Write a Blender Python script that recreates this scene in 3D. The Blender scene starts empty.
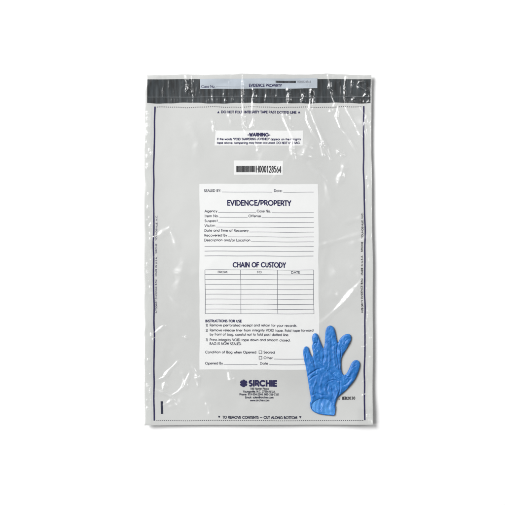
import bpy, math, random
import numpy as np

sc = bpy.context.scene
COL = sc.collection
S = 0.002                       # metres per unit of the drawing plan (the bag is about 0.45 x 0.70 m)
CX = CY = 252.5

# ------------------------------------------------------------------ camera
cam = bpy.data.cameras.new('camera'); cam_o = bpy.data.objects.new('camera', cam); COL.objects.link(cam_o)
cam_o.location = (0, 0, 3.2)
cam.sensor_width = 36; cam.lens = 36 * 3.2 / (505 * S); cam.clip_end = 100
sc.camera = cam_o

# ------------------------------------------------------------------ world, exposure
w = bpy.data.worlds.new('World'); sc.world = w; w.use_nodes = True
w.node_tree.nodes['Background'].inputs[0].default_value = (1, 1, 1, 1)
w.node_tree.nodes['Background'].inputs[1].default_value = 0.08
sc.view_settings.view_transform = 'Standard'; sc.view_settings.look = 'None'
sc.view_settings.exposure = 0; sc.view_settings.gamma = 1

# ------------------------------------------------------------------ key softbox, and strip lamps added for film highlights
def area_lamp(name, loc, size, power, aim=(0, 0, 0)):
    l = bpy.data.lights.new(name, 'AREA'); l.shape = 'RECTANGLE'; l.size, l.size_y = size; l.energy = power
    o = bpy.data.objects.new(name, l); COL.objects.link(o); o.location = loc
    d = [aim[i] - loc[i] for i in range(3)]
    import mathutils
    o.rotation_euler = mathutils.Vector(d).to_track_quat('-Z', 'Y').to_euler()
    return o
area_lamp('key_softbox', (-2.7, 1.9, 3.2), (2.5, 2.5), 330, (0.2, -0.15, 0))
area_lamp('added_side_strip', (2.4, 0.5, 2.3), (0.15, 2.3), 18)  # added lamp: puts highlights on crease flanks that face right
area_lamp('added_back_strip', (0.5, 2.4, 2.3), (1.8, 0.15), 8)  # added lamp: a thin strip for creases that face the bag's mouth
area_lamp('added_low_left_strip', (-2.6, -0.55, 2.4), (0.4, 2.2), 38)  # added lamp: catches left-facing crease flanks that the key misses

# ------------------------------------------------------------------ materials
def nodes(name):
    m = bpy.data.materials.new(name); m.use_nodes = True
    return m, m.node_tree.nodes, m.node_tree.links
def simple(name, col, rough=0.5, spec=0.3, noise=None):
    m, n, l = nodes(name); b = n['Principled BSDF']
    b.inputs['Base Color'].default_value = (*col, 1); b.inputs['Roughness'].default_value = rough
    b.inputs['Specular IOR Level'].default_value = spec
    if noise:
        sc_, amt, detail = noise
        tc = n.new('ShaderNodeTexCoord'); mp = n.new('ShaderNodeMapping'); mp.inputs['Scale'].default_value = sc_
        t = n.new('ShaderNodeTexNoise'); t.inputs['Scale'].default_value = 1; t.inputs['Detail'].default_value = detail
        r = n.new('ShaderNodeValToRGB')
        r.color_ramp.elements[0].position = 0.3; r.color_ramp.elements[1].position = 0.7
        r.color_ramp.elements[0].color = (*[c * (1 - amt) for c in col], 1)
        r.color_ramp.elements[1].color = (*[min(1, c * (1 + amt)) for c in col], 1)
        l.new(tc.outputs['Object'], mp.inputs[0]); l.new(mp.outputs[0], t.inputs['Vector'])
        l.new(t.outputs['Fac'], r.inputs[0]); l.new(r.outputs[0], b.inputs['Base Color'])
    return m
def film(name, f0=0.105, rough=0.16, rough2=0.38, tint=(1, 1, 1)):
    m, n, l = nodes(name); n.remove(n['Principled BSDF']); out = n['Material Output']
    tr = n.new('ShaderNodeBsdfTransparent'); tr.inputs[0].default_value = (*tint, 1)
    g1 = n.new('ShaderNodeBsdfGlossy'); g1.inputs['Roughness'].default_value = rough
    g2 = n.new('ShaderNodeBsdfGlossy'); g2.inputs['Roughness'].default_value = rough2
    mg = n.new('ShaderNodeMixShader'); mg.inputs[0].default_value = 0.45
    # Schlick reflectance of the film's two faces, the same from above and from below
    fr = n.new('ShaderNodeLayerWeight'); fr.inputs[0].default_value = 0.5
    pw = n.new('ShaderNodeMath'); pw.operation = 'POWER'; pw.inputs[1].default_value = 5; l.new(fr.outputs['Facing'], pw.inputs[0])
    mm = n.new('ShaderNodeMath'); mm.operation = 'MULTIPLY_ADD'; mm.inputs[1].default_value = 1 - f0; mm.inputs[2].default_value = f0; mm.use_clamp = True
    mx = n.new('ShaderNodeMixShader')
    l.new(g1.outputs[0], mg.inputs[1]); l.new(g2.outputs[0], mg.inputs[2])
    l.new(pw.outputs[0], mm.inputs[0]); l.new(mm.outputs[0], mx.inputs[0])
    l.new(tr.outputs[0], mx.inputs[1]); l.new(mg.outputs[0], mx.inputs[2]); l.new(mx.outputs[0], out.inputs[0])
    return m
M = {
 'surface': simple('white_table', (0.90, 0.90, 0.90), 0.9, 0.0),
 'sheet': simple('milky_plastic', (0.525, 0.53, 0.52), 0.6, 0.2, ((9, 7, 9), 0.035, 3)),
 'seal': simple('sealed_plastic', (0.55, 0.56, 0.545), 0.45, 0.3, ((60, 25, 9), 0.05, 3)),
 'white': simple('white_print', (0.72, 0.725, 0.72), 0.6, 0.2, ((30, 30, 30), 0.012, 3)),
 'ink': simple('navy_ink', (0.007, 0.005, 0.060), 0.6, 0.2),
 'inkdark': simple('deep_navy_ink', (0.010, 0.012, 0.035), 0.6, 0.2),
 'line': simple('grey_ink', (0.16, 0.165, 0.19), 0.6, 0.2),
 'black': simple('black_ink', (0.006, 0.006, 0.010), 0.6, 0.2),
 'dots': simple('perforation_ink', (0.045, 0.045, 0.055), 0.6, 0.2),
 'tape': simple('adhesive_tape', (0.019, 0.025, 0.029), 0.45, 0.35, ((170, 26, 20), 0.85, 5)),
 'liner': simple('release_liner', (0.41, 0.455, 0.505), 0.5, 0.3, ((30, 60, 20), 0.10, 3)),
 'film': film('clear_film'),
}

# ------------------------------------------------------------------ mesh helpers (plan units: x right, y down, z up)
def to_world(x, y, z): return ((x - CX) * S, (CY - y) * S, z * S)
def root(name, x, y, z, label, cat):
    o = bpy.data.objects.new(name, None); COL.objects.link(o); o.location = to_world(x, y, z)
    o.empty_display_size = 0.05; o['label'] = label; o['category'] = cat
    return o
def top_of(o):
    while o.parent: o = o.parent
    return o
def mk(name, V, F, mat, parent=None, smooth=True):
    """V: array of plan coordinates -> ONE mesh object, stored relative to its thing's base"""
    V = np.asarray(V, float)
    W = np.stack([(V[:, 0] - CX) * S, (CY - V[:, 1]) * S, V[:, 2] * S], 1)
    if parent: W = W - np.array(top_of(parent).location)
    me = bpy.data.meshes.new(name); me.from_pydata(W.tolist(), [], F if isinstance(F, list) else F.tolist()); me.update()
    me.materials.append(mat)
    if smooth: me.polygons.foreach_set('use_smooth', [True] * len(me.polygons))
    o = bpy.data.objects.new(name, me); COL.objects.link(o)
    if parent: o.parent = parent
    return o

rng = np.random.RandomState(7)
def wave(n, lmin, lmax, seed):
    r = np.random.RandomState(seed); a = r.rand(n) * 2 * np.pi; L = np.exp(r.uniform(np.log(lmin), np.log(lmax), n))
    ph = r.rand(n) * 6.28; k = 2 * np.pi / L; kx, ky = k * np.cos(a), k * np.sin(a); amp = L / L.max()
    amp = amp / np.sqrt((amp ** 2).sum())
    def f(x, y):
        s = 0
        for i in range(n): s = s + amp[i] * np.sin(kx[i] * x + ky[i] * y + ph[i])
        return s
    return f
wlow = wave(14, 60, 200, 3); wmid = wave(26, 14, 45, 5); wfine = wave(30, 4, 12, 9); wrip = wave(30, 2.2, 9, 31)

# ------------------------------------------------------------------ the bag's outline and resting shape
def ed_l(y): return np.interp(y, [70, 80, 110, 200, 300, 380, 426], [146.2, 146.0, 145.0, 144.5, 144.4, 144.6, 144.9]) + 0.15 * np.sin(y / 9)
def ed_r(y): return np.interp(y, [70, 90, 130, 200, 260, 330, 426], [371.2, 371.0, 371.0, 371.6, 372.4, 372.6, 372.3]) + 0.15 * np.sin(y / 13)
def ed_t(x): return np.interp(x, [144, 150, 185, 215, 240, 280, 310, 326, 345, 372], [75.8, 75.5, 74.7, 75.0, 73.9, 74.4, 74.8, 73.6, 75.0, 75.6]) + 0.16 * np.sin(x / 5.1) + 0.12 * np.sin(x / 2.3)
def ed_b(x): return np.interp(x, [144, 200, 300, 373], [424.7, 424.5, 424.3, 424.1])
def rest(x, y):
    """height of the back sheet over the table: it lies flat in the middle and its edges curl up"""
    r = np.clip((x - 322) / 50, 0, 1.1); b = np.clip((y - 380) / 45, 0, 1.1)
    l = np.clip((175 - x) / 30, 0, 1.1); t = np.clip((105 - y) / 30, 0, 1.1)
    z = 3.2 * r ** 1.7 + 4.0 * b ** 1.7 + 1.5 * l ** 2 + 1.5 * t ** 2
    m = np.maximum(3.2 * r ** 1.7, 4.0 * b ** 1.7)
    z = np.minimum(z, m + 1.8)
    return 0.7 + z + 0.28 * wlow(x, y)
def warp(x, y):
    return x + 0.22 * np.sin(y / 17 + 1) + 0.15 * np.sin(y / 6.3 + x / 40), y + 0.16 * np.sin(x / 21) + 0.10 * np.sin(x / 7.7 + 2)

# creases pressed into the clear front film: (points, half-width, height)
CR = []
def cr(pts, s=0.8, h=0.7): CR.append((np.array(pts, float), s, h))
cr([(163.6, 77), (164.2, 86), (163.0, 91), (163.4, 98)], .6, .42)
cr([(185.8, 75), (187.2, 81), (186.8, 86), (189.6, 90)], .9, 1.0); cr([(189.4, 86), (187.2, 91), (190.5, 93)], 1.0, 1.0)
cr([(192.2, 76), (192.8, 84), (192.6, 93), (194.4, 98)], .7, .8); cr([(197, 88), (196, 98)], .6, .3)
cr([(213, 89), (212.6, 95), (213.3, 103)], .7, .5); cr([(224.4, 90), (223.6, 98)], .6, .45); cr([(233.4, 88), (232.6, 102)], .6, .5)
cr([(242.9, 74.5), (242.5, 90), (243.1, 108), (243.0, 122), (246, 133)], .75, .8)
cr([(253.0, 89), (254.4, 93), (252.7, 99), (253.4, 106), (252.2, 115)], .9, .95); cr([(245, 90), (249, 89), (253, 91)], .6, .5)
cr([(257.6, 92), (257.0, 102)], .7, .5); cr([(266.8, 90), (266.0, 101)], .7, .55); cr([(277.2, 89), (276.6, 98)], .6, .5)
cr([(288.0, 89), (289.2, 94), (288.6, 104)], 1.2, 1.2); cr([(300.5, 90), (302.8, 95), (303.8, 94)], .6, .4)
cr([(304.4, 95), (303.2, 99), (302.2, 102.5)], 1.2, 1.3); cr([(312.4, 88), (310.8, 94), (310.6, 103), (309, 110)], .8, .85)
cr([(312.4, 90), (314.0, 96), (313.2, 104), (310.6, 110)], .8, .85)
cr([(327.6, 74), (330.0, 83), (329.6, 88), (331.4, 91), (332.2, 97), (335.2, 103), (334, 107)], .9, 1.1)
cr([(333.6, 76), (331.8, 82)], .5, .5); cr([(346.6, 77), (344.4, 87), (344.9, 95), (345.6, 105)], .85, 1.0)
cr([(337, 82), (340.6, 85), (341.6, 95)], .6, .4); cr([(351.5, 80), (351, 94)], .6, .4)
cr([(356.8, 86), (359.2, 82.5), (363.8, 82.5), (368, 87), (370, 93), (368.6, 98)], .6, .85)
cr([(356.8, 87), (361.8, 89.2), (367.4, 91.8)], .8, 1.0); cr([(361, 82), (367, 86.4)], .5, .6)
cr([(362.5, 98), (365.5, 95), (369.4, 96.6)], .7, .9); cr([(363.3, 101), (365, 104), (369, 102)], .7, .6)
cr([(347.4, 97), (351.8, 95.8), (355.6, 98.4), (352.4, 100.2), (354.5, 102.4), (349.4, 102.6)], .7, .85)
# below the tape
cr([(306.2, 111), (306.8, 119), (312.5, 131), (320.5, 144.5), (323.6, 156)], 1.0, 1.1)
cr([(310.6, 109), (314.8, 122), (321.6, 137), (326.6, 149), (331, 160)], 1.2, 1.2)
cr([(321, 143), (325.5, 147)], 1.3, 1.1)
cr([(338.4, 106), (336.6, 117), (340.4, 127.5), (347.4, 136), (356.8, 151)], .9, 1.0)
cr([(346, 108), (353, 121), (359, 133), (362.4, 139)], .9, .8); cr([(337.5, 151), (343.5, 155.5)], 1.3, 1.2); cr([(329, 112), (334, 111)], 1.0, .9)
cr([(283, 114), (287.4, 126), (293.2, 139), (291.8, 149), (295, 160)], 1.3, .85)
cr([(286.5, 112), (291, 127)], 1.2, .7)
cr([(243.5, 115), (244.2, 125), (247.6, 131)], 1.3, .9); cr([(254, 116), (252.5, 126), (248, 130)], 1.1, .8)
cr([(257.4, 145), (258.2, 152)], 1.0, .6); cr([(213, 121), (214.6, 133)], 1.2, .5); cr([(228, 112), (232, 124)], 1.2, .3)
cr([(360.5, 108), (366, 116), (364, 126), (367, 140)], .8, .7); cr([(366, 112), (369, 128)], .7, .7)
cr([(310, 163), (325, 180), (331, 200)], 2.2, .5); cr([(345, 165), (338, 185)], 2.2, .5)
# left side
cr([(152, 335), (158, 330.5), (165.5, 324.6)], .9, .9); cr([(153, 320), (170, 329), (184, 336.5)], 1.0, .35)
cr([(183.5, 337), (189, 338)], 1.1, 1.2); cr([(156, 380.5), (164, 377.5), (169, 370.5), (178, 361.5)], 1.1, .85)
cr([(156, 389.6), (163, 392.6), (170.4, 396.4), (178, 391.8), (184, 386), (190, 373)], .9, .95)
cr([(170.4, 396.4), (176, 402), (183, 409)], 1.2, .5); cr([(193, 367), (197.5, 376), (198.4, 386)], 1.3, .75)
cr([(166, 381), (163, 391)], 1.6, .6); cr([(205, 400), (209, 406), (210, 414)], 1.5, .5)
cr([(168, 293), (190, 318)], 1.8, .5); cr([(166, 345), (176, 355)], 1.5, .4); cr([(183, 372), (186, 390)], 1.6, .4)
cr([(156, 238), (170, 228), (178, 246)], 1.8, .5); cr([(164, 405), (176, 398)], 1.1, .5); cr([(227, 366), (233, 384)], 1.8, .6)
# right side
cr([(319, 246), (340, 240), (362, 234)], 1.6, .55); cr([(322, 323), (345, 301), (363, 279)], 2.0, .65); cr([(324, 205), (345, 222), (361, 219)], 2.2, .4)
r_ = random.Random(4)
for yy in (112.8, 118.6, 124.8, 133.6): cr([(148.0, yy - 1.2), (148.3, yy + 1.2)], 1.0, .9)
for k in range(46):
    yy = r_.uniform(138, 418); xx = r_.uniform(147.3, 151.8)
    cr([(xx, yy), (xx + r_.uniform(-.8, .8), yy + r_.uniform(.8, 3.5))], .75, r_.uniform(.35, .95))
for k in range(36):
    yy = r_.uniform(108, 330) if k < 20 else r_.uniform(330, 418); xx = r_.uniform(366, 370)
    cr([(xx, yy), (xx + r_.uniform(-.8, .8), yy + r_.uniform(.8, 4))], .6, r_.uniform(.35, .75))
for k in range(34):                         # the film is pinched along the left border line
    yy = r_.uniform(220, 412); bx = 152.6 if k % 3 else 361.8; cr([(bx, yy), (bx + 3.8, yy + r_.uniform(-2.5, 2.5))], .5, r_.uniform(.3, .7))
for k in range(50):                         # small vertical puckers of the taped strip
    xx = r_.uniform(149, 370); y0 = r_.choice([80, 88, 97]); cr([(xx, y0 + r_.random() * 3), (xx + r_.uniform(-.6, .6), y0 + r_.uniform(5, 9))], .55, r_.uniform(.1, .42))
for k in range(34):                         # long soft folds, none over the stiff printed form
    xx, yy = r_.uniform(156, 360), r_.uniform(116, 414); a = r_.uniform(-1.0, 1.0) + (0 if k % 2 else 1.2); L = r_.uniform(14, 44)
    bend = r_.uniform(-4, 4)
    if (188 < xx < 322 and 165 < yy < 366) or (296 < xx < 364 and 300 < yy < 418): continue
    cr([(xx, yy), (xx + L / 2 * math.sin(a) + bend, yy + L / 2 * math.cos(a)), (xx + L * math.sin(a), yy + L * math.cos(a))], r_.uniform(2.0, 4.2), r_.uniform(.02, .30))
cr([(148, 97.0), (200, 97.3), (260, 96.8), (310, 97.4), (370, 97.0)], .55, .28)

def film_height(X, Y):
    H = 0.75 + 0.16 * wmid(X, Y) + 0.02 * wfine(X, Y)
    H = H + np.where(Y < 106, 0.07 * wrip(X, Y * .12) * np.clip((106 - Y) / 4, 0, 1), 0)
    xs, ys = X.ravel(), Y.ravel(); out = H.ravel().copy()
    for P, s, h in CR:
        lo, hi = P.min(0) - 4 * s, P.max(0) + 4 * s
        idx = np.where((xs > lo[0]) & (xs < hi[0]) & (ys > lo[1]) & (ys < hi[1]))[0]
        if not len(idx): continue
        px, py = xs[idx], ys[idx]; best = np.full(len(idx), 1e9); tt = np.zeros(len(idx)); n = len(P) - 1
        for i in range(n):
            a, b = P[i], P[i + 1]; d = b - a; L2 = (d ** 2).sum()
            t = np.clip(((px - a[0]) * d[0] + (py - a[1]) * d[1]) / L2, 0, 1)
            dd = np.hypot(px - a[0] - t * d[0], py - a[1] - t * d[1])
            m = dd < best; best[m] = dd[m]; tt[m] = ((i + t) / n)[m]
        taper = 0.45 + 0.55 * np.sin(np.pi * np.clip(tt, 0, 1)) ** 0.5
        W = 2.1 * s * (0.85 + 0.25 * np.sin(tt * 9 + P[0, 1])); slope = 0.60 * min(1.1, 0.16 + 0.95 * h) * (1 if s < 1.5 else .78)
        q = np.sqrt(best ** 2 + (0.16 * W) ** 2); soft = 0.5 * ((W - q) + np.sqrt((W - q) ** 2 + (0.16 * W) ** 2))
        form = (px > 199) & (px < 319) & (py > 184) & (py < 369)
        out[idx] += slope * soft * taper * (1 + 0.15 * np.sin(tt * 17 + P[0, 0])) * np.where(form, .5, 1) * np.clip((4 * s - best) / s, 0, 1)
    return out.reshape(X.shape)

def grid_faces(nx, ny):
    i = np.arange(nx * ny).reshape(ny, nx)
    return np.stack([i[:-1, :-1].ravel(), i[1:, :-1].ravel(), i[1:, 1:].ravel(), i[:-1, 1:].ravel()], 1)
def bag_grid(pitch, inset=0.0):
    nx = int(227 / pitch); ny = int(350 / pitch)
    U, Vv = np.meshgrid(np.linspace(0, 1, nx), np.linspace(0, 1, ny))
    Y0 = 75 + Vv * 349.5; L, R = ed_l(Y0) + inset, ed_r(Y0) - inset; X = L + (R - L) * U
    T, B = ed_t(X) + inset, ed_b(X) - inset; Y = T + (B - T) * Vv
    return X, Y, nx, ny
def patch(name, x0, y0, x1, y1, dz, mat, parent, pitch=2.0, skew=(0, 0, 0, 0), warped=True, thick=0):
    """a printed or laid panel that follows the sheet; skew moves the four corners' (left, right) x and (left, right) y"""
    nx = max(2, int((x1 - x0) / pitch) + 1); ny = max(2, int((y1 - y0) / pitch) + 1)
    U, Vv = np.meshgrid(np.linspace(0, 1, nx), np.linspace(0, 1, ny))
    X = x0 + (x1 - x0) * U + Vv * (skew[0] * (1 - U) + skew[1] * U); Y = y0 + (y1 - y0) * Vv + skew[2] * (1 - U) + skew[3] * U
    if warped: X, Y = warp(X, Y)
    Z = rest(X, Y) + dz
    return mk(name, np.stack([X.ravel(), Y.ravel(), Z.ravel()], 1), grid_faces(nx, ny), mat, parent)

# ------------------------------------------------------------------ lettering: every letter is drawn with strokes
def arc(cx, cy, rx, ry, a0, a1, n=None):
    n = n or max(3, int(abs(a1 - a0) / 22)); return [(cx + rx * math.cos(math.radians(a0 + (a1 - a0) * i / n)), cy + ry * math.sin(math.radians(a0 + (a1 - a0) * i / n))) for i in range(n + 1)]
G = {}      # glyph -> (advance, strokes); cap height 1, x-height .7, y up
def g(c, adv, *st): G[c] = (adv, st)
X_ = 0.68; rr = X_ / 2
g(' ', .34)
g('A', .82, [(.02, 0), (.41, 1), (.80, 0)], [(.16, .33), (.66, .33)])
g('B', .62, [(.08, 0), (.08, 1), (.3, 1)] + arc(.3, .76, .2, .24, 90, -90)[1:] + [(.08, .52)], [(.3, .52)] + arc(.32, .26, .24, .26, 90, -90) + [(.08, 0)])
g('C', .96, arc(.54, .5, .48, .5, 40, 320))
g('D', .82, [(.08, 0), (.08, 1), (.3, 1)] + arc(.3, .5, .46, .5, 90, -90)[1:] + [(.08, 0)])
g('E', .54, [(.5, 1), (.08, 1), (.08, 0), (.5, 0)], [(.08, .52), (.47, .52)])
g('F', .50, [(.48, 1), (.08, 1), (.08, 0)], [(.08, .52), (.44, .52)])
g('G', .98, arc(.54, .5, .48, .5, 40, 345) + [(1.0, .45), (.6, .45)])
g('H', .76, [(.08, 0), (.08, 1)], [(.68, 0), (.68, 1)], [(.08, .52), (.68, .52)])
g('I', .22, [(.11, 0), (.11, 1)])
g('J', .5, [(.42, 1), (.42, .22)] + arc(.23, .2, .19, .2, 0, -180)[1:])
g('K', .66, [(.08, 0), (.08, 1)], [(.6, 1), (.12, .48), (.64, 0)])
g('L', .46, [(.08, 1), (.08, 0), (.44, 0)])
g('M', .98, [(.06, 0), (.14, 1), (.49, .15), (.84, 1), (.92, 0)])
g('N', .80, [(.08, 0), (.08, 1), (.72, 0), (.72, 1)])
g('O', 1.04, arc(.52, .5, .47, .5, 0, 360))
g('P', .62, [(.08, 0), (.08, 1), (.3, 1)] + arc(.32, .72, .24, .28, 90, -90)[1:] + [(.08, .44)])
g('Q', 1.04, arc(.52, .5, .47, .5, 0, 360), [(.6, .3), (.95, -.02)])
g('R', .64, [(.08, 0), (.08, 1), (.3, 1)] + arc(.32, .73, .24, .27, 90, -90)[1:] + [(.08, .46)], [(.32, .46), (.6, 0)])
g('S', .56, arc(.28, .76, .21, .24, 30, 250) + arc(.27, .26, .23, .26, 70, -150))
g('T', .50, [(.0, 1), (.5, 1)], [(.25, 1), (.25, 0)])
g('U', .72, [(.08, 1), (.08, .3)] + arc(.36, .3, .28, .3, 180, 360)[1:] + [(.64, 1)])
g('V', .72, [(.02, 1), (.36, 0), (.70, 1)])
g('W', 1.0, [(.02, 1), (.27, 0), (.5, .9), (.73, 0), (.98, 1)])
g('X', .66, [(.04, 0), (.62, 1)], [(.04, 1), (.62, 0)])
g('Y', .64, [(.02, 1), (.32, .46), (.62, 1)], [(.32, .46), (.32, 0)])
g('Z', .56, [(.06, 1), (.5, 1), (.06, 0), (.52, 0)])
g('a', .76, arc(.36, rr, .31, rr, 0, 360), [(.68, 0), (.68, X_)])
g('b', .76, arc(.39, rr, .31, rr, 0, 360), [(.07, 0), (.07, 1)])
g('c', .66, arc(.37, rr, .31, rr, 42, 318))
g('d', .76, arc(.36, rr, .31, rr, 0, 360), [(.68, 0), (.68, 1)])
g('e', .68, [(.05, rr), (.65, rr)] + arc(.35, rr, .31, rr, 10, 320)[0:])
g('f', .36, [(.36, 1), (.26, 1), (.16, .9), (.16, 0)], [(.02, X_), (.34, X_)])
g('g', .76, arc(.36, rr, .31, rr, 0, 360), [(.68, X_), (.68, -.1)] + arc(.38, -.08, .30, .2, 0, -150)[1:])
g('h', .62, [(.07, 0), (.07, 1)], [(.07, .4)] + arc(.31, .44, .24, .25, 160, 0)[1:] + [(.55, 0)])
g('i', .20, [(.1, 0), (.1, X_)], [(.1, .86), (.1, .98)])
g('j', .22, [(.12, X_), (.12, -.25)], [(.12, .86), (.12, .98)])
g('k', .54, [(.07, 0), (.07, 1)], [(.46, X_), (.1, .34), (.5, 0)])
g('l', .20, [(.1, 0), (.1, 1)])
g('m', .98, [(.07, 0), (.07, X_)], [(.07, .42)] + arc(.28, .44, .21, .24, 160, 0)[1:] + [(.49, 0)], [(.49, .42)] + arc(.7, .44, .21, .24, 160, 0)[1:] + [(.91, 0)])
g('n', .62, [(.07, 0), (.07, X_)], [(.07, .4)] + arc(.31, .44, .24, .25, 160, 0)[1:] + [(.55, 0)])
g('o', .72, arc(.36, rr, .31, rr, 0, 360))
g('p', .76, arc(.39, rr, .31, rr, 0, 360), [(.07, X_), (.07, -.28)])
g('q', .76, arc(.36, rr, .31, rr, 0, 360), [(.68, X_), (.68, -.28)])
g('r', .34, [(.07, 0), (.07, X_)], [(.07, .45), (.16, .62), (.33, .66)])
g('s', .44, arc(.22, .52, .15, .16, 30, 250) + arc(.21, .18, .17, .18, 70, -150))
g('t', .34, [(.16, .95), (.16, 0)], [(.02, X_), (.32, X_)])
g('u', .62, [(.07, X_), (.07, .25)] + arc(.31, .25, .24, .25, 180, 360)[1:] + [(.55, X_)])
g('v', .56, [(.02, X_), (.28, 0), (.54, X_)])
g('w', .84, [(.02, X_), (.22, 0), (.42, .62), (.62, 0), (.82, X_)])
g('x', .52, [(.03, 0), (.48, X_)], [(.03, X_), (.48, 0)])
g('y', .56, [(.02, X_), (.29, 0)], [(.54, X_), (.16, -.28)])
g('z', .48, [(.04, X_), (.42, X_), (.04, 0), (.44, 0)])
g('0', .62, arc(.31, .5, .24, .5, 0, 360)); g('1', .62, [(.16, .84), (.34, 1), (.34, 0)])
g('2', .62, arc(.31, .72, .22, .28, 170, -30) + [(.07, 0), (.56, 0)])
g('3', .62, arc(.30, .75, .2, .25, 150, -90) + arc(.30, .25, .23, .25, 90, -150)[1:])
g('4', .62, [(.46, 0), (.46, 1), (.05, .26), (.58, .26)])
g('5', .62, [(.52, 1), (.18, 1), (.12, .56)] + arc(.30, .32, .23, .32, 120, -150))
g('6', .62, [(.44, 1), (.12, .45)] + arc(.31, .3, .23, .3, 160, 520)[1:]); g('7', .62, [(.06, 1), (.55, 1), (.2, 0)])
g('8', .62, arc(.31, .76, .18, .23, 0, 360), arc(.31, .27, .23, .27, 0, 360)); g('9', .62, arc(.31, .7, .23, .3, 0, 360), [(.52, .6), (.2, 0)])
g('.', .24, [(.12, -.02), (.12, .12)]); g(',', .24, [(.14, .1), (.08, -.12)]); g(':', .24, [(.12, 0), (.12, .12)], [(.12, .5), (.12, .62)])
g('/', .46, [(.02, -.1), (.44, 1.05)]); g('-', .4, [(.06, .4), (.34, .4)]); g('_', .9, [(.05, .4), (.85, .4)])
g('"', .36, [(.1, 1), (.1, .72)], [(.26, 1), (.26, .72)]); g(')', .3, [(.06, 1.05)] + arc(-.1, .45, .3, .6, 60, -60) + [(.06, -.15)])
g('#', .7, [(.2, 0), (.3, 1)], [(.44, 0), (.54, 1)], [(.06, .35), (.64, .35)], [(.08, .66), (.66, .66)])
g('@', 1.0, arc(.5, .45, .2, .22, 0, 360), [(.7, .66), (.72, .3)] + arc(.5, .45, .43, .5, -20, 290))

class Ink:
    """collects strokes, bars and polygons of one print run; every stroke lies a hair above the last one"""
    def __init__(s, dz): s.V = []; s.F = []; s.dz = dz; s.k = 0
    def poly(s, pts):
        s.k += 1; z = s.dz + (s.k % 40) * 0.0012; b = len(s.V); s.V += [(x, y, z) for x, y in pts]; s.F.append(list(range(b, b + len(pts))))
    def ribbon(s, P, w, maxlen=None, cap=0):
        s.k += 1; z = s.dz + (s.k % 40) * 0.0012
        P = [np.array(p, float) for p in P]; closed = len(P) > 3 and np.hypot(*(P[0] - P[-1])) < 1e-4
        if closed: P = P[:-1]
        elif cap:                               # square stroke ends
            d0, d1 = P[0] - P[1], P[-1] - P[-2]; P[0] = P[0] + d0 / np.hypot(*d0) * cap; P[-1] = P[-1] + d1 / np.hypot(*d1) * cap
        if maxlen:
            Q = []
            for a, b_ in zip(P[:-1], P[1:]):
                n = max(1, int(np.hypot(*(b_ - a)) / maxlen)); Q += [a + (b_ - a) * i / n for i in range(n)]
            P = Q + [P[-1]]
        n = len(P); b = len(s.V)
        for i in range(n):
            p0 = P[(i - 1) % n] if (closed or i) else None; p1 = P[(i + 1) % n] if (closed or i < n - 1) else None
            d = []
            if p0 is not None and np.hypot(*(P[i] - p0)) > 1e-9: d.append((P[i] - p0) / np.hypot(*(P[i] - p0)))
            if p1 is not None and np.hypot(*(p1 - P[i])) > 1e-9: d.append((p1 - P[i]) / np.hypot(*(p1 - P[i])))
            nn = [np.array([-q[1], q[0]]) for q in d]; m = sum(nn); L = np.hypot(*m)
            m = nn[0] if L < 1e-6 else m / L; k = 1 / max(0.5, float(m @ nn[0]))
            for sgn in (1, -1): q = P[i] + sgn * m * w * k / 2; s.V.append((q[0], q[1], z))
        for i in range(n if closed else n - 1):
            j = (i + 1) % n; s.F.append([b + 2 * i, b + 2 * i + 1, b + 2 * j + 1, b + 2 * j])
    def text(s, t, x0, x1, base, cap, wt, slope=0.0):
        """set t between x0 and x1 with its baseline at base (plan units)"""
        tr = 0.10 + .35 * max(0, wt / cap - .17); tot = sum(G[c][0] + tr for c in t) - tr; k = (x1 - x0) / tot; x = x0
        for c in t:
            adv, st = G[c]
            for q in st:
                Q = [(x + px * k, base - py * cap + slope * (x + px * k - x0)) for px, py in q]; runs = [[Q[0]]]
                for i in range(1, len(Q)):
                    runs[-1].append(Q[i])
                    if i < len(Q) - 1:                  # a sharp turn (N, M, V, W, Z) starts a new stroke of full width
                        a, b, c2 = (np.array(v) for v in (Q[i - 1], Q[i], Q[i + 1])); d0, d1 = b - a, c2 - b
                        if d0 @ d1 < -.25 * np.hypot(*d0) * np.hypot(*d1): runs.append([Q[i]])
                for r in runs: s.ribbon(r, wt, None, wt * .42 if len(r) < 6 and not c.islower() and c not in '.:,' else 0)
            x += (adv + tr) * k
    def vtext(s, t, x, y0, y1, cap, wt):
        """text running down the bag's side"""
        tr = 0.12; tot = sum(G[c][0] + tr for c in t) - tr; k = (y1 - y0) / tot; y = y1
        for c in t:
            adv, st = G[c]
            for q in st: s.ribbon([(x - py * cap, y - px * k) for px, py in q], wt)
            y -= (adv + tr) * k
    def hline(s, x0, x1, y, w=0.45): s.ribbon([(x0, y), (x1, y)], w, 3)
    def vline(s, x, y0, y1, w=0.45): s.ribbon([(x, y0), (x, y1)], w, 3)
    def rect(s, x0, y0, x1, y1): s.poly([(x0, y0), (x0, y1), (x1, y1), (x1, y0)])
    def build(s, name, mat, parent):
        V = np.array(s.V); X, Y = warp(V[:, 0], V[:, 1]); V = np.stack([X, Y, rest(X, Y) + V[:, 2]], 1)
        return mk(name, V, s.F, mat, parent, smooth=False)

# ------------------------------------------------------------------ the white surface everything lies on
V = [(-1800, -1800, 0), (-1800, 2300, 0), (2300, 2300, 0), (2300, -1800, 0)]
o = mk('white_surface', V, [[0, 1, 2, 3]], M['surface'], None, False); o['kind'] = 'structure'

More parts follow.
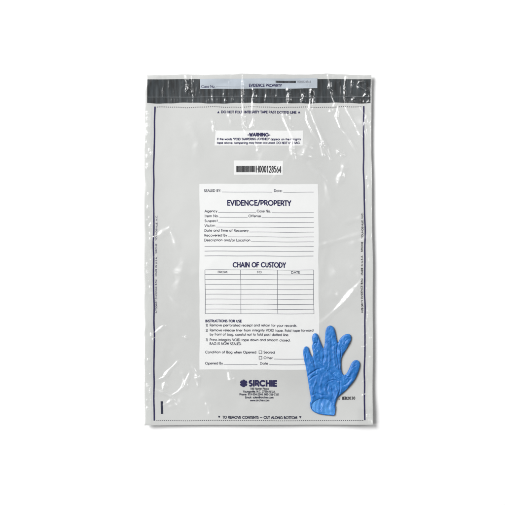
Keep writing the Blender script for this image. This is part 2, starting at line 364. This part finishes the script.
# ------------------------------------------------------------------ the evidence bag
bag = root('evidence_bag', 258, 250, 0, 'large clear grey plastic bag with a printed white form, lying flat on the white surface', 'evidence bag')
X, Y, nx, ny = bag_grid(2.0)
Z = rest(X, Y)
o = mk('back_sheet', np.stack([X.ravel(), Y.ravel(), Z.ravel()], 1), grid_faces(nx, ny), M['sheet'], bag)
X, Y, nx, ny = bag_grid(0.6, 0.0)
D = np.minimum(np.minimum(X - ed_l(Y), ed_r(Y) - X), np.minimum(Y - ed_t(X), ed_b(X) - Y))
Hh = film_height(X, Y); Z = rest(X, Y) + 0.25 + (Hh - 0.25) * np.clip(D / 2.5, 0.0, 1) ** 0.6
mk('front_film', np.stack([X.ravel(), Y.ravel(), Z.ravel()], 1), grid_faces(nx, ny), M['film'], bag)

def side_seal(x0, x1, left):
    n = 200; ys = np.linspace(104.5, 423.6, n); V = []
    for y in ys:
        a, b = (ed_l(y) + .25, x1 + .12 * math.sin(y / 5)) if left else (x0 + .12 * math.sin(y / 6), ed_r(y) - .25)
        for t in (0, .5, 1): V.append((a + (b - a) * t, y, 0))
    V = np.array(V); V[:, 2] = rest(V[:, 0], V[:, 1]) + 0.06
    return mk('side_seal', V, grid_faces(3, n), M['seal'], bag)
side_seal(0, 151.8, True); side_seal(367.2, 0, False)

# dark adhesive band at the mouth, with the paper-thin release liner lying on it
n = 230; V = []
for i in range(n):
    t = i / (n - 1)
    for j in range(13):
        v = j / 12; x0 = 147.4 - .2 * v; x1 = 370.4; x = x0 + (x1 - x0) * t; y = 79.4 + .25 * math.sin(x / 11) + v * (23.8 + .25 * math.sin(x / 8) + .15 * math.sin(x / 2.7))
        V.append((x, y, 0))
V = np.array(V); V[:, 2] = rest(V[:, 0], V[:, 1]) + 0.10 + 0.05 * wrip(V[:, 0], V[:, 1] * .1)
tape = mk('adhesive_tape', V, grid_faces(13, n)[:, ::-1], M['tape'], bag)
ink = Ink(0.19); ink.hline(148, 370, 97.1, .5); ink.build('seam_line', simple('tape_seam', (.11, .12, .13), .4), tape)
strip = patch('receipt_strip', 200.2, 79.3, 317.2, 89.2, 0.26, M['liner'], bag, 1.5, (0, 0, 0, -.9))
ink = Ink(0.30); ink.text('Case No.', 201.4, 215.2, 88.0, 2.5, .42); ink.build('strip_text', M['ink'], strip)
ink = Ink(0.30); ink.text('EVIDENCE PROPERTY', 249, 281.5, 86.9, 2.6, .62); ink.build('strip_text', M['ink'], strip)
ink = Ink(0.30); ink.hline(216, 247.5, 87.2, .4); ink.build('write_in_line', M['line'], strip)
ink = Ink(0.30)
rb = random.Random(3); x = 275.6
while x < 295.6: wd = rb.choice([.3, .5, .7]); ink.rect(x, 80.8, x + wd, 82.9); x += wd + rb.choice([.08, .14])
ink.build('barcode', M['black'], strip)
ink = Ink(0.30); ink.text('H000128564', 297.4, 310.6, 82.9, 2.0, .3); ink.build('serial_number', M['line'], strip)

# folding and cutting lines of fine dots
def dots(y, x0, x1, amp):
    ink = Ink(0.10); x = x0
    while x < x1:
        yy = y + amp * math.sin(x / 7.0) + amp * .6 * math.sin(x / 2.9); ink.rect(x, yy - .36, x + .95, yy + .36); x += 1.9
    ink.build('dotted_line', M['dots'], bag)
dots(107.2, 156.5, 361.2, .25); dots(420.1, 156.5, 362.6, .05)
# navy border lines
for xs in ([154.7, 154.3, 153.7, 153.5, 154.0, 154.2, 154.4], [363.1, 363.4, 364.0, 364.7, 364.6, 364.4, 364.3]):
    yk = [107, 150, 200, 240, 300, 370, 419.6]; ys = np.linspace(106.6, 419.9, 130)
    ink = Ink(0.12); ink.ribbon([(np.interp(y, yk, xs) + .08 * math.sin(y / 4), y) for y in ys], 1.5); ink.build('border_line', M['ink'], bag)
ink = Ink(0.12); ink.vtext('INTEGRITY EVIDENCE BAG   MADE IN U.S.A.   SIRCHIE   YOUNGSVILLE, N.C.', 157.0, 215, 313, 1.5, .28); ink.build('side_text', M['ink'], bag)
ink = Ink(0.12); ink.vtext('INTEGRITY EVIDENCE BAG   MADE IN U.S.A.   SIRCHIE   YOUNGSVILLE, N.C.', 362.6, 213, 313, 1.6, .42); ink.build('side_text', M['black'], bag)
def tri(ink, x, y, r, up):
    s = -1 if up else 1; ink.poly([(x - r, y - s * r), (x + r, y - s * r), (x, y + s * r)])
ink = Ink(0.12); tri(ink, 218.3, 112.3, 1.2, True); tri(ink, 298.8, 112.0, 1.2, True)
ink.text('DO NOT FOLD INTEGRITY TAPE PAST DOTTED LINE', 221.3, 296, 113.3, 2.2, .60); ink.build('fold_warning_text', M['ink'], bag)
ink = Ink(0.12); tri(ink, 219, 416.9, 1.2, False); tri(ink, 300.2, 416.9, 1.2, False)
ink.text('TO REMOVE CONTENTS _ CUT ALONG BOTTOM', 222.6, 297, 418.2, 2.3, .62); ink.build('cut_instruction_text', M['inkdark'], bag)
ink = Ink(0.12); ink.rect(161.0, 401, 163.3, 413.4); ink.build('registration_mark', M['inkdark'], bag)
ink = Ink(0.12); ink.text('CAT. NO', 320, 335.5, 399.3, 2.5, .74); ink.rect(338.6, 398.4, 339.6, 399.4); ink.text('IEB2030', 342.2, 355, 399.3, 2.5, .66); ink.build('catalogue_number', M['black'], bag)

wp = patch('warning_panel', 215.3, 130.6, 303.2, 145.6, 0.08, M['white'], bag, 2, (-.7, -.4, .2, -.2))
ink = Ink(0.14); ink.text('-WARNING-', 247.5, 270, 136.3, 3.0, .95)
ink.text('If the words "VOID TAMPERING /OPENED" appear on the integrity', 216.9, 300.8, 140.3, 2.0, .50, -.004)
ink.text('tape above, tampering may have occurred. DO NOT USE BAG.', 216.9, 300.4, 144.0, 2.0, .52, -.004)
ink.build('warning_text', M['ink'], wp)
bp = patch('barcode_panel', 234.0, 160.6, 283.0, 174.9, 0.08, M['white'], bag, 2)
ink = Ink(0.14); x = 236.4; rb = random.Random(8)
while x < 255.2: wd = rb.choice([.45, .6, .8, 1.0]); ink.rect(x, 166.0, min(x + wd, 255.4), 172.3); x += wd + rb.choice([.12, .16, .24])
ink.build('barcode', M['black'], bp)
ink = Ink(0.14); ink.text('H000128564', 256.2, 281.2, 172.3, 6.1, .82); ink.build('serial_number', M['black'], bp)

fp = patch('form_panel', 199.5, 184.0, 318.0, 369.6, 0.08, M['white'], bag, 2, (0, 1.4, 0, 0))
ink = Ink(0.14); ink.text('EVIDENCE/PROPERTY', 227.2, 290.6, 205.3, 4.7, 1.15); ink.build('heading', M['ink'], fp)
ink = Ink(0.14); ink.text('CHAIN OF CUSTODY', 233.2, 285.8, 267.1, 4.5, 1.08); ink.build('heading', M['ink'], fp)
ink = Ink(0.14); ink.text('INSTRUCTIONS FOR USE', 205.3, 241.2, 322.2, 2.2, .62); ink.build('heading', M['ink'], fp)
def T(t, x0, x1, yc, cap=2.35, w=.45):
    name = 'instruction_text' if 324 < yc < 345 else 'column_heading' if 271 < yc < 274 else 'field_label'
    ink = Ink(0.14); ink.text(t, x0, x1, yc + cap / 2, cap, w); ink.build(name, M['inkdark'], fp)
T('SEALED BY:', 204.3, 221.3, 190.8); T('Date:', 274.2, 282.4, 190.6)
T('Agency', 204.4, 217, 211.2); T('Case No.', 256.5, 270.5, 211.2); T('Item No.', 204.4, 218.5, 216.1); T('Offense', 248.2, 260.6, 216.1)
T('Suspect', 204.4, 217.4, 220.9); T('Victim', 204.4, 215, 225.7); T('Date and Time of Recovery', 204.4, 248.4, 230.6); T('Recovered By', 204.4, 227, 235.4)
T('Description and/or Location', 204.4, 250, 240.2)
T('FROM', 218.2, 227.6, 272.2, 2.0); T('TO', 257.4, 261.8, 272.2, 2.0); T('DATE', 291.4, 299.8, 272.2, 2.0)
T('1)', 205.4, 207.6, 325.3); T('Remove perforated receipt and retain for your records.', 209.5, 296.8, 325.3)
T('2)', 205.4, 207.6, 330.4); T('Remove release liner from integrity VOID tape. Fold tape forward', 209.5, 313.2, 330.3); T('by front of bag, careful not to fold past dotted line.', 209.5, 288.8, 334.5)
T('3)', 205.4, 207.6, 339.9); T('Press integrity VOID tape down and smooth closed.', 209.5, 290.4, 339.9); T('BAG IS NOW SEALED.', 209.5, 241.8, 343.8)
T('Condition of Bag when Opened:', 205.3, 257, 352.2); T('Sealed', 263.6, 274.8, 352.2); T('Other', 263.6, 272.6, 357.8); T('Opened By', 205.3, 222.8, 363.4); T('Date', 260, 268, 363.4)
ink = Ink(0.13)
for x0, x1, y in ((222.3, 272.2, 192.2), (283.3, 313.6, 192.1), (217.8, 255.8, 212.6), (271.5, 313.6, 212.6), (219, 247.4, 217.5), (261.4, 313.6, 217.5), (218, 313.6, 222.4), (216, 313.6, 227.3), (249.2, 313.6, 232.1), (227.8, 313.6, 236.9), (250.8, 313.6, 241.8), (204.5, 313.6, 246.5), (204.5, 313.6, 251.2), (204.5, 313.6, 256.0), (273.8, 313.8, 358.9), (223.6, 257.4, 364.6), (269, 314, 364.6)):
    ink = Ink(0.13); ink.hline(x0, x1, y, .48); ink.build('write_in_line', M['line'], fp)
for y in (350.8, 356.4):
    ink = Ink(0.13); ink.ribbon([(259, y), (261.8, y), (261.8, y + 2.8), (259, y + 2.8), (259, y)], .45); ink.build('tick_box', M['inkdark'], fp)
ink = Ink(0.13)
for y in (269.9, 274.6, 279.6, 284.5, 289.4, 294.3, 299.2, 304.3, 309.2, 313.7): ink.hline(205.3, 313.7, y, .46)
for x in (205.3, 240.9, 277.6, 313.7): ink.vline(x, 269.9, 313.7, .50)
ink.build('custody_table', M['line'], fp)

# maker's logo and address block
ink = Ink(0.12); lx, ly = 244.0, 383.3
for k in range(6):
    a = math.radians(60 * k + 30); c_, s_ = math.cos(a), math.sin(a); q = [(.5, 0), (1.7, -1.2), (3.5, -1.55), (3.9, 0), (3.5, 1.55), (1.7, 1.2)]
    ink.poly([(lx + c_ * u - s_ * v, ly + s_ * u + c_ * v) for u, v in q])
ink.poly([(lx + 1.5 * math.cos(t), ly + 1.5 * math.sin(t)) for t in np.linspace(0, 6.28, 13)[:-1]]); ink.build('logo_mark', M['ink'], bag)
ink = Ink(0.12); ink.text('SIRCHIE', 249.4, 276.8, 385.8, 5.0, 1.72); ink.build('logo_lettering', M['ink'], bag)
ink = Ink(0.12)
for t, x0, x1, yc in (('100 Hunter Place', 250.6, 269, 388.6), ('Youngsville, N.C. 27596 U.S.A.', 243.4, 275.6, 391.4), ('Phone: 919-554-2244, 800-356-7311', 239.8, 279.2, 394.2), ('Email: sales@sirchie.com', 245.4, 273.4, 397.2), ('www.sirchie.com', 250.2, 269.2, 400.1)):
    ink.text(t, x0, x1, yc + 1.0, 1.9, .42)
ink.build('address_text', M['inkdark'], bag)

# ------------------------------------------------------------------ the blue glove lying on the bag
def mat_glove(name, c0, c1, rough=.40, blot=95, crink=.24):
    m, n, l = nodes(name); b = n['Principled BSDF']
    tc = n.new('ShaderNodeTexCoord'); t = n.new('ShaderNodeTexNoise'); t.inputs['Scale'].default_value = blot; t.inputs['Detail'].default_value = 5
    r = n.new('ShaderNodeValToRGB'); r.color_ramp.elements[0].position = .32; r.color_ramp.elements[1].position = .68
    r.color_ramp.elements[0].color = (*c0, 1); r.color_ramp.elements[1].color = (*c1, 1)
    bp_ = n.new('ShaderNodeBump'); bp_.inputs['Strength'].default_value = .22; bp_.inputs['Distance'].default_value = .0010
    # crinkles of the thin rubber: ridged noise drawn out along the fingers
    mpw = n.new('ShaderNodeMapping'); mpw.inputs['Scale'].default_value = (95, 38, 40); mpw.inputs['Rotation'].default_value = (0, 0, .15)
    tw = n.new('ShaderNodeTexNoise'); tw.inputs['Scale'].default_value = 1; tw.inputs['Detail'].default_value = 3; tw.inputs['Distortion'].default_value = 1.6
    m1 = n.new('ShaderNodeMath'); m1.operation = 'SUBTRACT'; m1.inputs[1].default_value = .5
    m2 = n.new('ShaderNodeMath'); m2.operation = 'ABSOLUTE'
    bw = n.new('ShaderNodeBump'); bw.inputs['Strength'].default_value = crink; bw.inputs['Distance'].default_value = .008; bw.invert = True
    l.new(tc.outputs['Object'], mpw.inputs[0]); l.new(mpw.outputs[0], tw.inputs['Vector']); l.new(tw.outputs['Fac'], m1.inputs[0]); l.new(m1.outputs[0], m2.inputs[0])
    l.new(m2.outputs[0], bw.inputs['Height']); l.new(bw.outputs[0], bp_.inputs['Normal'])
    t2 = n.new('ShaderNodeTexNoise'); t2.inputs['Scale'].default_value = 420; t2.inputs['Detail'].default_value = 4
    l.new(tc.outputs['Object'], t.inputs['Vector']); l.new(tc.outputs['Object'], t2.inputs['Vector']); l.new(t.outputs['Fac'], r.inputs[0]); l.new(r.outputs[0], b.inputs['Base Color'])
    l.new(t2.outputs['Fac'], bp_.inputs['Height']); l.new(bp_.outputs[0], b.inputs['Normal'])
    b.inputs['Roughness'].default_value = rough; b.inputs['Specular IOR Level'].default_value = .34
    return m
M['glove'] = mat_glove('blue_nitrile', (.012, .112, .37), (.028, .172, .49))
M['lining'] = mat_glove('blue_nitrile_single_layer', (.024, .15, .45), (.095, .31, .66), .36, 40, .25)
GL = [(334.6, 411), (335.0, 405), (336.4, 400), (338.2, 396.6), (342, 393.2), (346.5, 389.2), (351.6, 383.4), (355.2, 378.2), (358.0, 371.8), (359.6, 366), (359.3, 362), (357, 359.9), (353.8, 360.3), (351.2, 363.1), (348.8, 368.4), (346.2, 373.2), (343.6, 374.6), (341.6, 371.5),
      (340.9, 365), (341.3, 358.2), (343.3, 353.7), (346.3, 348.8), (349.2, 343.8), (350.8, 339.9), (351.0, 336.4), (349.4, 334.1), (346.3, 333.9), (342.8, 335.7), (339.6, 339.2), (337.8, 342.6),
      (336.6, 339.6), (335.4, 332.9), (334.0, 328.2), (332.4, 326.3), (330.1, 325.5), (327.6, 326.5), (325.8, 329.5), (325.0, 336.6), (324.5, 344.2), (323.3, 348.2),
      (321.2, 343.7), (319.2, 338.6), (318.1, 335.4), (316.6, 333.5), (314.2, 333.4), (312.5, 335.2), (312.1, 339.3), (312.6, 343.0), (311.8, 346.4), (312.4, 350), (313.2, 353.6), (312.3, 356.6),
      (311.2, 355.3), (309.8, 351.7), (308.6, 347.9), (306.6, 346.2), (304.5, 347.1), (303.3, 349.8), (303.2, 354.4), (304.2, 360.7), (305.6, 366.5), (306.5, 371.5), (308, 380.8), (309.5, 390.7), (310.7, 398)]
CUFF_L = [(310.5, 401.5), (310.4, 404.4)]
ARC = [(310.8, 404.6), (313.4, 402.0), (317, 399.6), (321.5, 398.3), (326, 398.7), (330, 400.8), (332.6, 404.4), (333.8, 409), (334.2, 411.4)]
RIM = [(310.4, 404.4), (311.3, 408.4), (314.4, 411.3), (319.5, 413.2), (325, 414.0), (330, 414.4), (333.6, 414.5), (334.6, 411)]
def spline(P, per=8, closed=True):
    P = np.array(P, float); n = len(P); out = []
    rngi = range(n) if closed else range(n - 1)
    for i in rngi:
        p0, p1, p2, p3 = (P[(i - 1) % n], P[i], P[(i + 1) % n], P[(i + 2) % n]) if closed else (P[max(i - 1, 0)], P[i], P[i + 1], P[min(i + 2, n - 1)])
        for k in range(per):
            t = k / per; out.append(.5 * ((2 * p1) + (-p0 + p2) * t + (2 * p0 - 5 * p1 + 4 * p2 - p3) * t * t + (-p0 + 3 * p1 - 3 * p2 + p3) * t ** 3))
    if not closed: out.append(P[-1])
    return np.array(out)
def signed(xs, ys, C):
    """distance to the closed outline C, positive inside, and the nearest outline point"""
    A = C; B = np.roll(C, -1, 0); best = np.full(len(xs), 1e9); nxp = np.zeros(len(xs)); nyp = np.zeros(len(xs)); ins = np.zeros(len(xs), bool)
    for a, b in zip(A, B):
        d = b - a; L2 = max((d ** 2).sum(), 1e-12); t = np.clip(((xs - a[0]) * d[0] + (ys - a[1]) * d[1]) / L2, 0, 1)
        qx, qy = a[0] + t * d[0], a[1] + t * d[1]; dd = np.hypot(xs - qx, ys - qy); m = dd < best
        best[m] = dd[m]; nxp[m] = qx[m]; nyp[m] = qy[m]
        c = ((a[1] > ys) != (b[1] > ys)); 
        if c.any(): ins ^= c & (xs < (b[0] - a[0]) * (ys - a[1]) / (b[1] - a[1] + 1e-12) + a[0])
    return np.where(ins, best, -best), nxp, nyp
def seg_d(xs, ys, P):
    P = np.array(P, float); best = np.full(len(xs), 1e9); tt = np.zeros(len(xs)); n = len(P) - 1
    for i in range(n):
        d = P[i + 1] - P[i]; t = np.clip(((xs - P[i][0]) * d[0] + (ys - P[i][1]) * d[1]) / (d ** 2).sum(), 0, 1)
        dd = np.hypot(xs - P[i][0] - t * d[0], ys - P[i][1] - t * d[1]); m = dd < best; best[m] = dd[m]; tt[m] = ((i + t) / n)[m]
    return best, tt
def slab(name, C, height_fn, base_fn, mat, parent, pitch=.27):
    """a closed soft body with outline C: top surface height_fn(x, y, depth) over base_fn(x, y)"""
    lo, hi = C.min(0) - pitch * 2, C.max(0) + pitch * 2
    gx = np.arange(lo[0], hi[0], pitch); gy = np.arange(lo[1], hi[1], pitch); X, Y = np.meshgrid(gx, gy); xs, ys = X.ravel().copy(), Y.ravel().copy()
    d, qx, qy = signed(xs, ys, C); F = grid_faces(len(gx), len(gy)); ok = (d > -pitch * .72)[F].all(1) & ((d > 0)[F].sum(1) >= 1); F = F[ok]
    out = d < pitch * .25; use = np.zeros(len(xs), bool); use[F.ravel()] = True
    # vertices on the rim of the kept cells are pulled onto the outline
    cnt = np.bincount(F.ravel(), minlength=len(xs)); rim = use & (cnt < 4)
    xs[rim] = qx[rim]; ys[rim] = qy[rim]; neg = use & (d < 0); xs[neg] = qx[neg]; ys[neg] = qy[neg]
    d = np.where(rim | (d < 0), 0, d)
    ids = -np.ones(len(xs), int); sel = np.where(use)[0]; ids[sel] = np.arange(len(sel)); F = ids[F]; x, y, dd = xs[sel], ys[sel], d[sel]; rimv = (rim | neg)[sel]
    base = base_fn(x, y); top = base + height_fn(x, y, dd)
    n = len(sel); bot_id = np.where(rimv, np.arange(n), -1); inner = np.where(~rimv)[0]; bot_id[inner] = n + np.arange(len(inner))
    V = np.concatenate([np.stack([x, y, top], 1), np.stack([x[inner], y[inner], base[inner] - .05], 1)])
    F2 = bot_id[F][:, ::-1]; keep = [len(set(f)) == 4 for f in F2.tolist()]
    allF = F.tolist() + F2[np.array(keep)].tolist()
    return mk(name, V, allF, mat, parent)

glove = root('disposable_glove', 329, 372, 3, 'blue disposable glove lying palm down with fingers spread on lower right of the evidence bag', 'glove')
def lie(x, y): return rest(x, y) + 1.15
# hand of the glove: folds, creases between fingers, wrinkles
GC = [([(323.3, 348), (323.9, 356), (322.6, 364)], .7, -.8), ([(312.4, 356.6), (314, 362), (315.2, 368)], .6, -.6), ([(337.8, 342.8), (336.8, 350), (336.4, 354), (338.2, 362), (339.2, 370)], .45, -1.0),
      ([(340.0, 345), (341.0, 353), (340.6, 361), (340.8, 370)], .5, -.9), ([(341.5, 372.5), (346, 376.5), (350, 377)], .7, -.6),
      ([(327.5, 370.8), (332, 374.2), (336, 377.4), (340.5, 380.4)], .55, -1.0), ([(306.8, 376.6), (311.5, 372.6), (317, 369.2), (322, 368)], .55, -.9), ([(307.5, 381), (313, 376.5), (318, 374)], .6, -.6),
      ([(327.5, 370.8), (322, 366.5), (316, 362)], .6, -.5), ([(329, 350), (329.5, 360), (328.5, 369)], .8, .55), ([(333.4, 346), (333.8, 358), (335.5, 368)], .7, .55), ([(326.5, 352), (326, 362)], .6, .4),
      ([(331.2, 335), (331.5, 347)], .8, -.35), ([(313, 344.5), (315.5, 342.5), (318, 343)], .6, -.7), ([(318.2, 338), (316.8, 345)], .5, -.5), ([(313.4, 350.5), (316, 352.5)], .5, -.4), ([(306.5, 352), (305.6, 358)], .5, -.5),
      ([(327.5, 381.5), (333, 379.4), (339.5, 381)], .5, -.6), ([(339.6, 381), (340.2, 388), (338.6, 395)], .5, -.7), ([(335.5, 385), (337.4, 392), (335.2, 399)], .7, .7), ([(312, 385), (311.2, 391), (314.5, 396)], .7, .5),
      ([(316.5, 379), (313.5, 387), (312, 393)], .8, .5), ([(322.5, 377), (320, 386), (320.6, 394)], 1.0, .45), ([(328.4, 383), (326.6, 390), (330, 397)], .8, -.5), ([(331.5, 386), (332.8, 394), (334.6, 400)], .6, -.6),
      ([(344, 381), (349, 374), (354, 366)], 1.0, .5), ([(342, 386), (347, 383), (351, 378)], .7, -.5), ([(352, 368), (356, 364.5)], .6, -.4), ([(343, 347), (345.4, 341), (348.5, 338.5)], .6, -.5), ([(314.6, 369.6), (318, 372), (321, 378)], .6, -.45),
      ([(309.5, 360), (313, 366)], .6, .4), ([(311, 395.5), (316, 393), (321, 394.6), (328, 395)], .6, -.45), ([(318, 350), (319, 360)], .9, .4), ([(318.5, 357), (322, 363), (326, 365)], .6, -.4)]
r2 = random.Random(11)
for k in range(170):
    x, y = r2.uniform(305, 350), r2.uniform(330, 398); a = r2.uniform(-.8, .8) + (1.57 if k % 4 == 0 else 0); L = r2.uniform(2, 7)
    GC.append(([(x, y), (x + L * math.sin(a) / 2 + r2.uniform(-.6, .6), y + L * math.cos(a) / 2), (x + L * math.sin(a), y + L * math.cos(a))], r2.uniform(.3, .6), r2.uniform(-.30, .16)))
gw = wave(20, 5, 16, 21); gf = wave(26, 2.2, 5, 23)
def hand_h(x, y, d):
    R = 2.5; t = np.clip(d / R, 0, 1); h = 1.15 * np.sqrt(1 - (1 - t) ** 2)
    h = h * np.interp(y, [390, 401, 412], [1, .95, .55])
    m = np.clip(d / 1.4, 0, 1); e = .26 * gw(x, y) + .06 * gf(x, y)
    for P, s, a in GC:
        q, tt = seg_d(x, y, P); e = e + 1.0 * a * np.sin(np.pi * np.clip(tt * .9 + .05, 0, 1)) ** .6 * np.exp(-(q / (.8 * s)) ** 2 / 2)
    # the mouth edge of the upper layer is rolled
    q, tt = seg_d(x, y, spline(ARC, 4, False)); e = e + .32 * np.exp(-(q / .45) ** 2 / 2)
    return np.maximum(h + m * e, .02 + .12 * np.clip(d, 0, 1)) + 0.15
C = np.concatenate([spline([ARC[-1]] + GL + CUFF_L, 6, False), spline(ARC, 5, False)[:-1]])
slab('hand', C, hand_h, lie, M['glove'], glove)
# single lower layer showing through the mouth of the glove
RC = np.concatenate([spline(RIM, 6, False), spline([(334.6, 411), (334.9, 404), (332, 396.5), (322, 394.8), (313, 397), (310.6, 401), (310.4, 404.4)], 5, False)[1:-1]])
def lin_h(x, y, d): return .12 + .25 * np.clip(d / 2, 0, 1) * (1 + gw(x, y)) + .12 * np.sin(x * 1.5 + 2 * np.sin(y / 4)) * np.clip(d, 0, 1)
slab('cuff_lining', RC, lin_h, lambda x, y: lie(x, y) - .05, M['lining'], glove)
def bead(name, P, r, zf, mat, parent):
    V = []; F = []; n = len(P); k = 8
    for i in range(n):
        t = P[min(i + 1, n - 1)] - P[max(i - 1, 0)]; t = t / np.hypot(*t); nn = np.array([-t[1], t[0]])
        rr_ = r * (1 + .18 * math.sin(i * .9))
        for j in range(k): a = 2 * math.pi * j / k; q = P[i] + nn * rr_ * math.cos(a); V.append((q[0], q[1], zf(P[i][0], P[i][1]) + rr_ * math.sin(a)))
    for i in range(n - 1):
        for j in range(k): F.append([i * k + j, i * k + (j + 1) % k, (i + 1) * k + (j + 1) % k, (i + 1) * k + j])
    F += [list(range(k))[::-1], [(n - 1) * k + j for j in range(k)]]
    return mk(name, V, F, mat, parent)
bead('rolled_rim', spline([(310.5, 401.5)] + RIM + [(335.0, 405.5)], 6, False), .42, lambda x, y: float(lie(x, y)) + .35, M['glove'], glove)
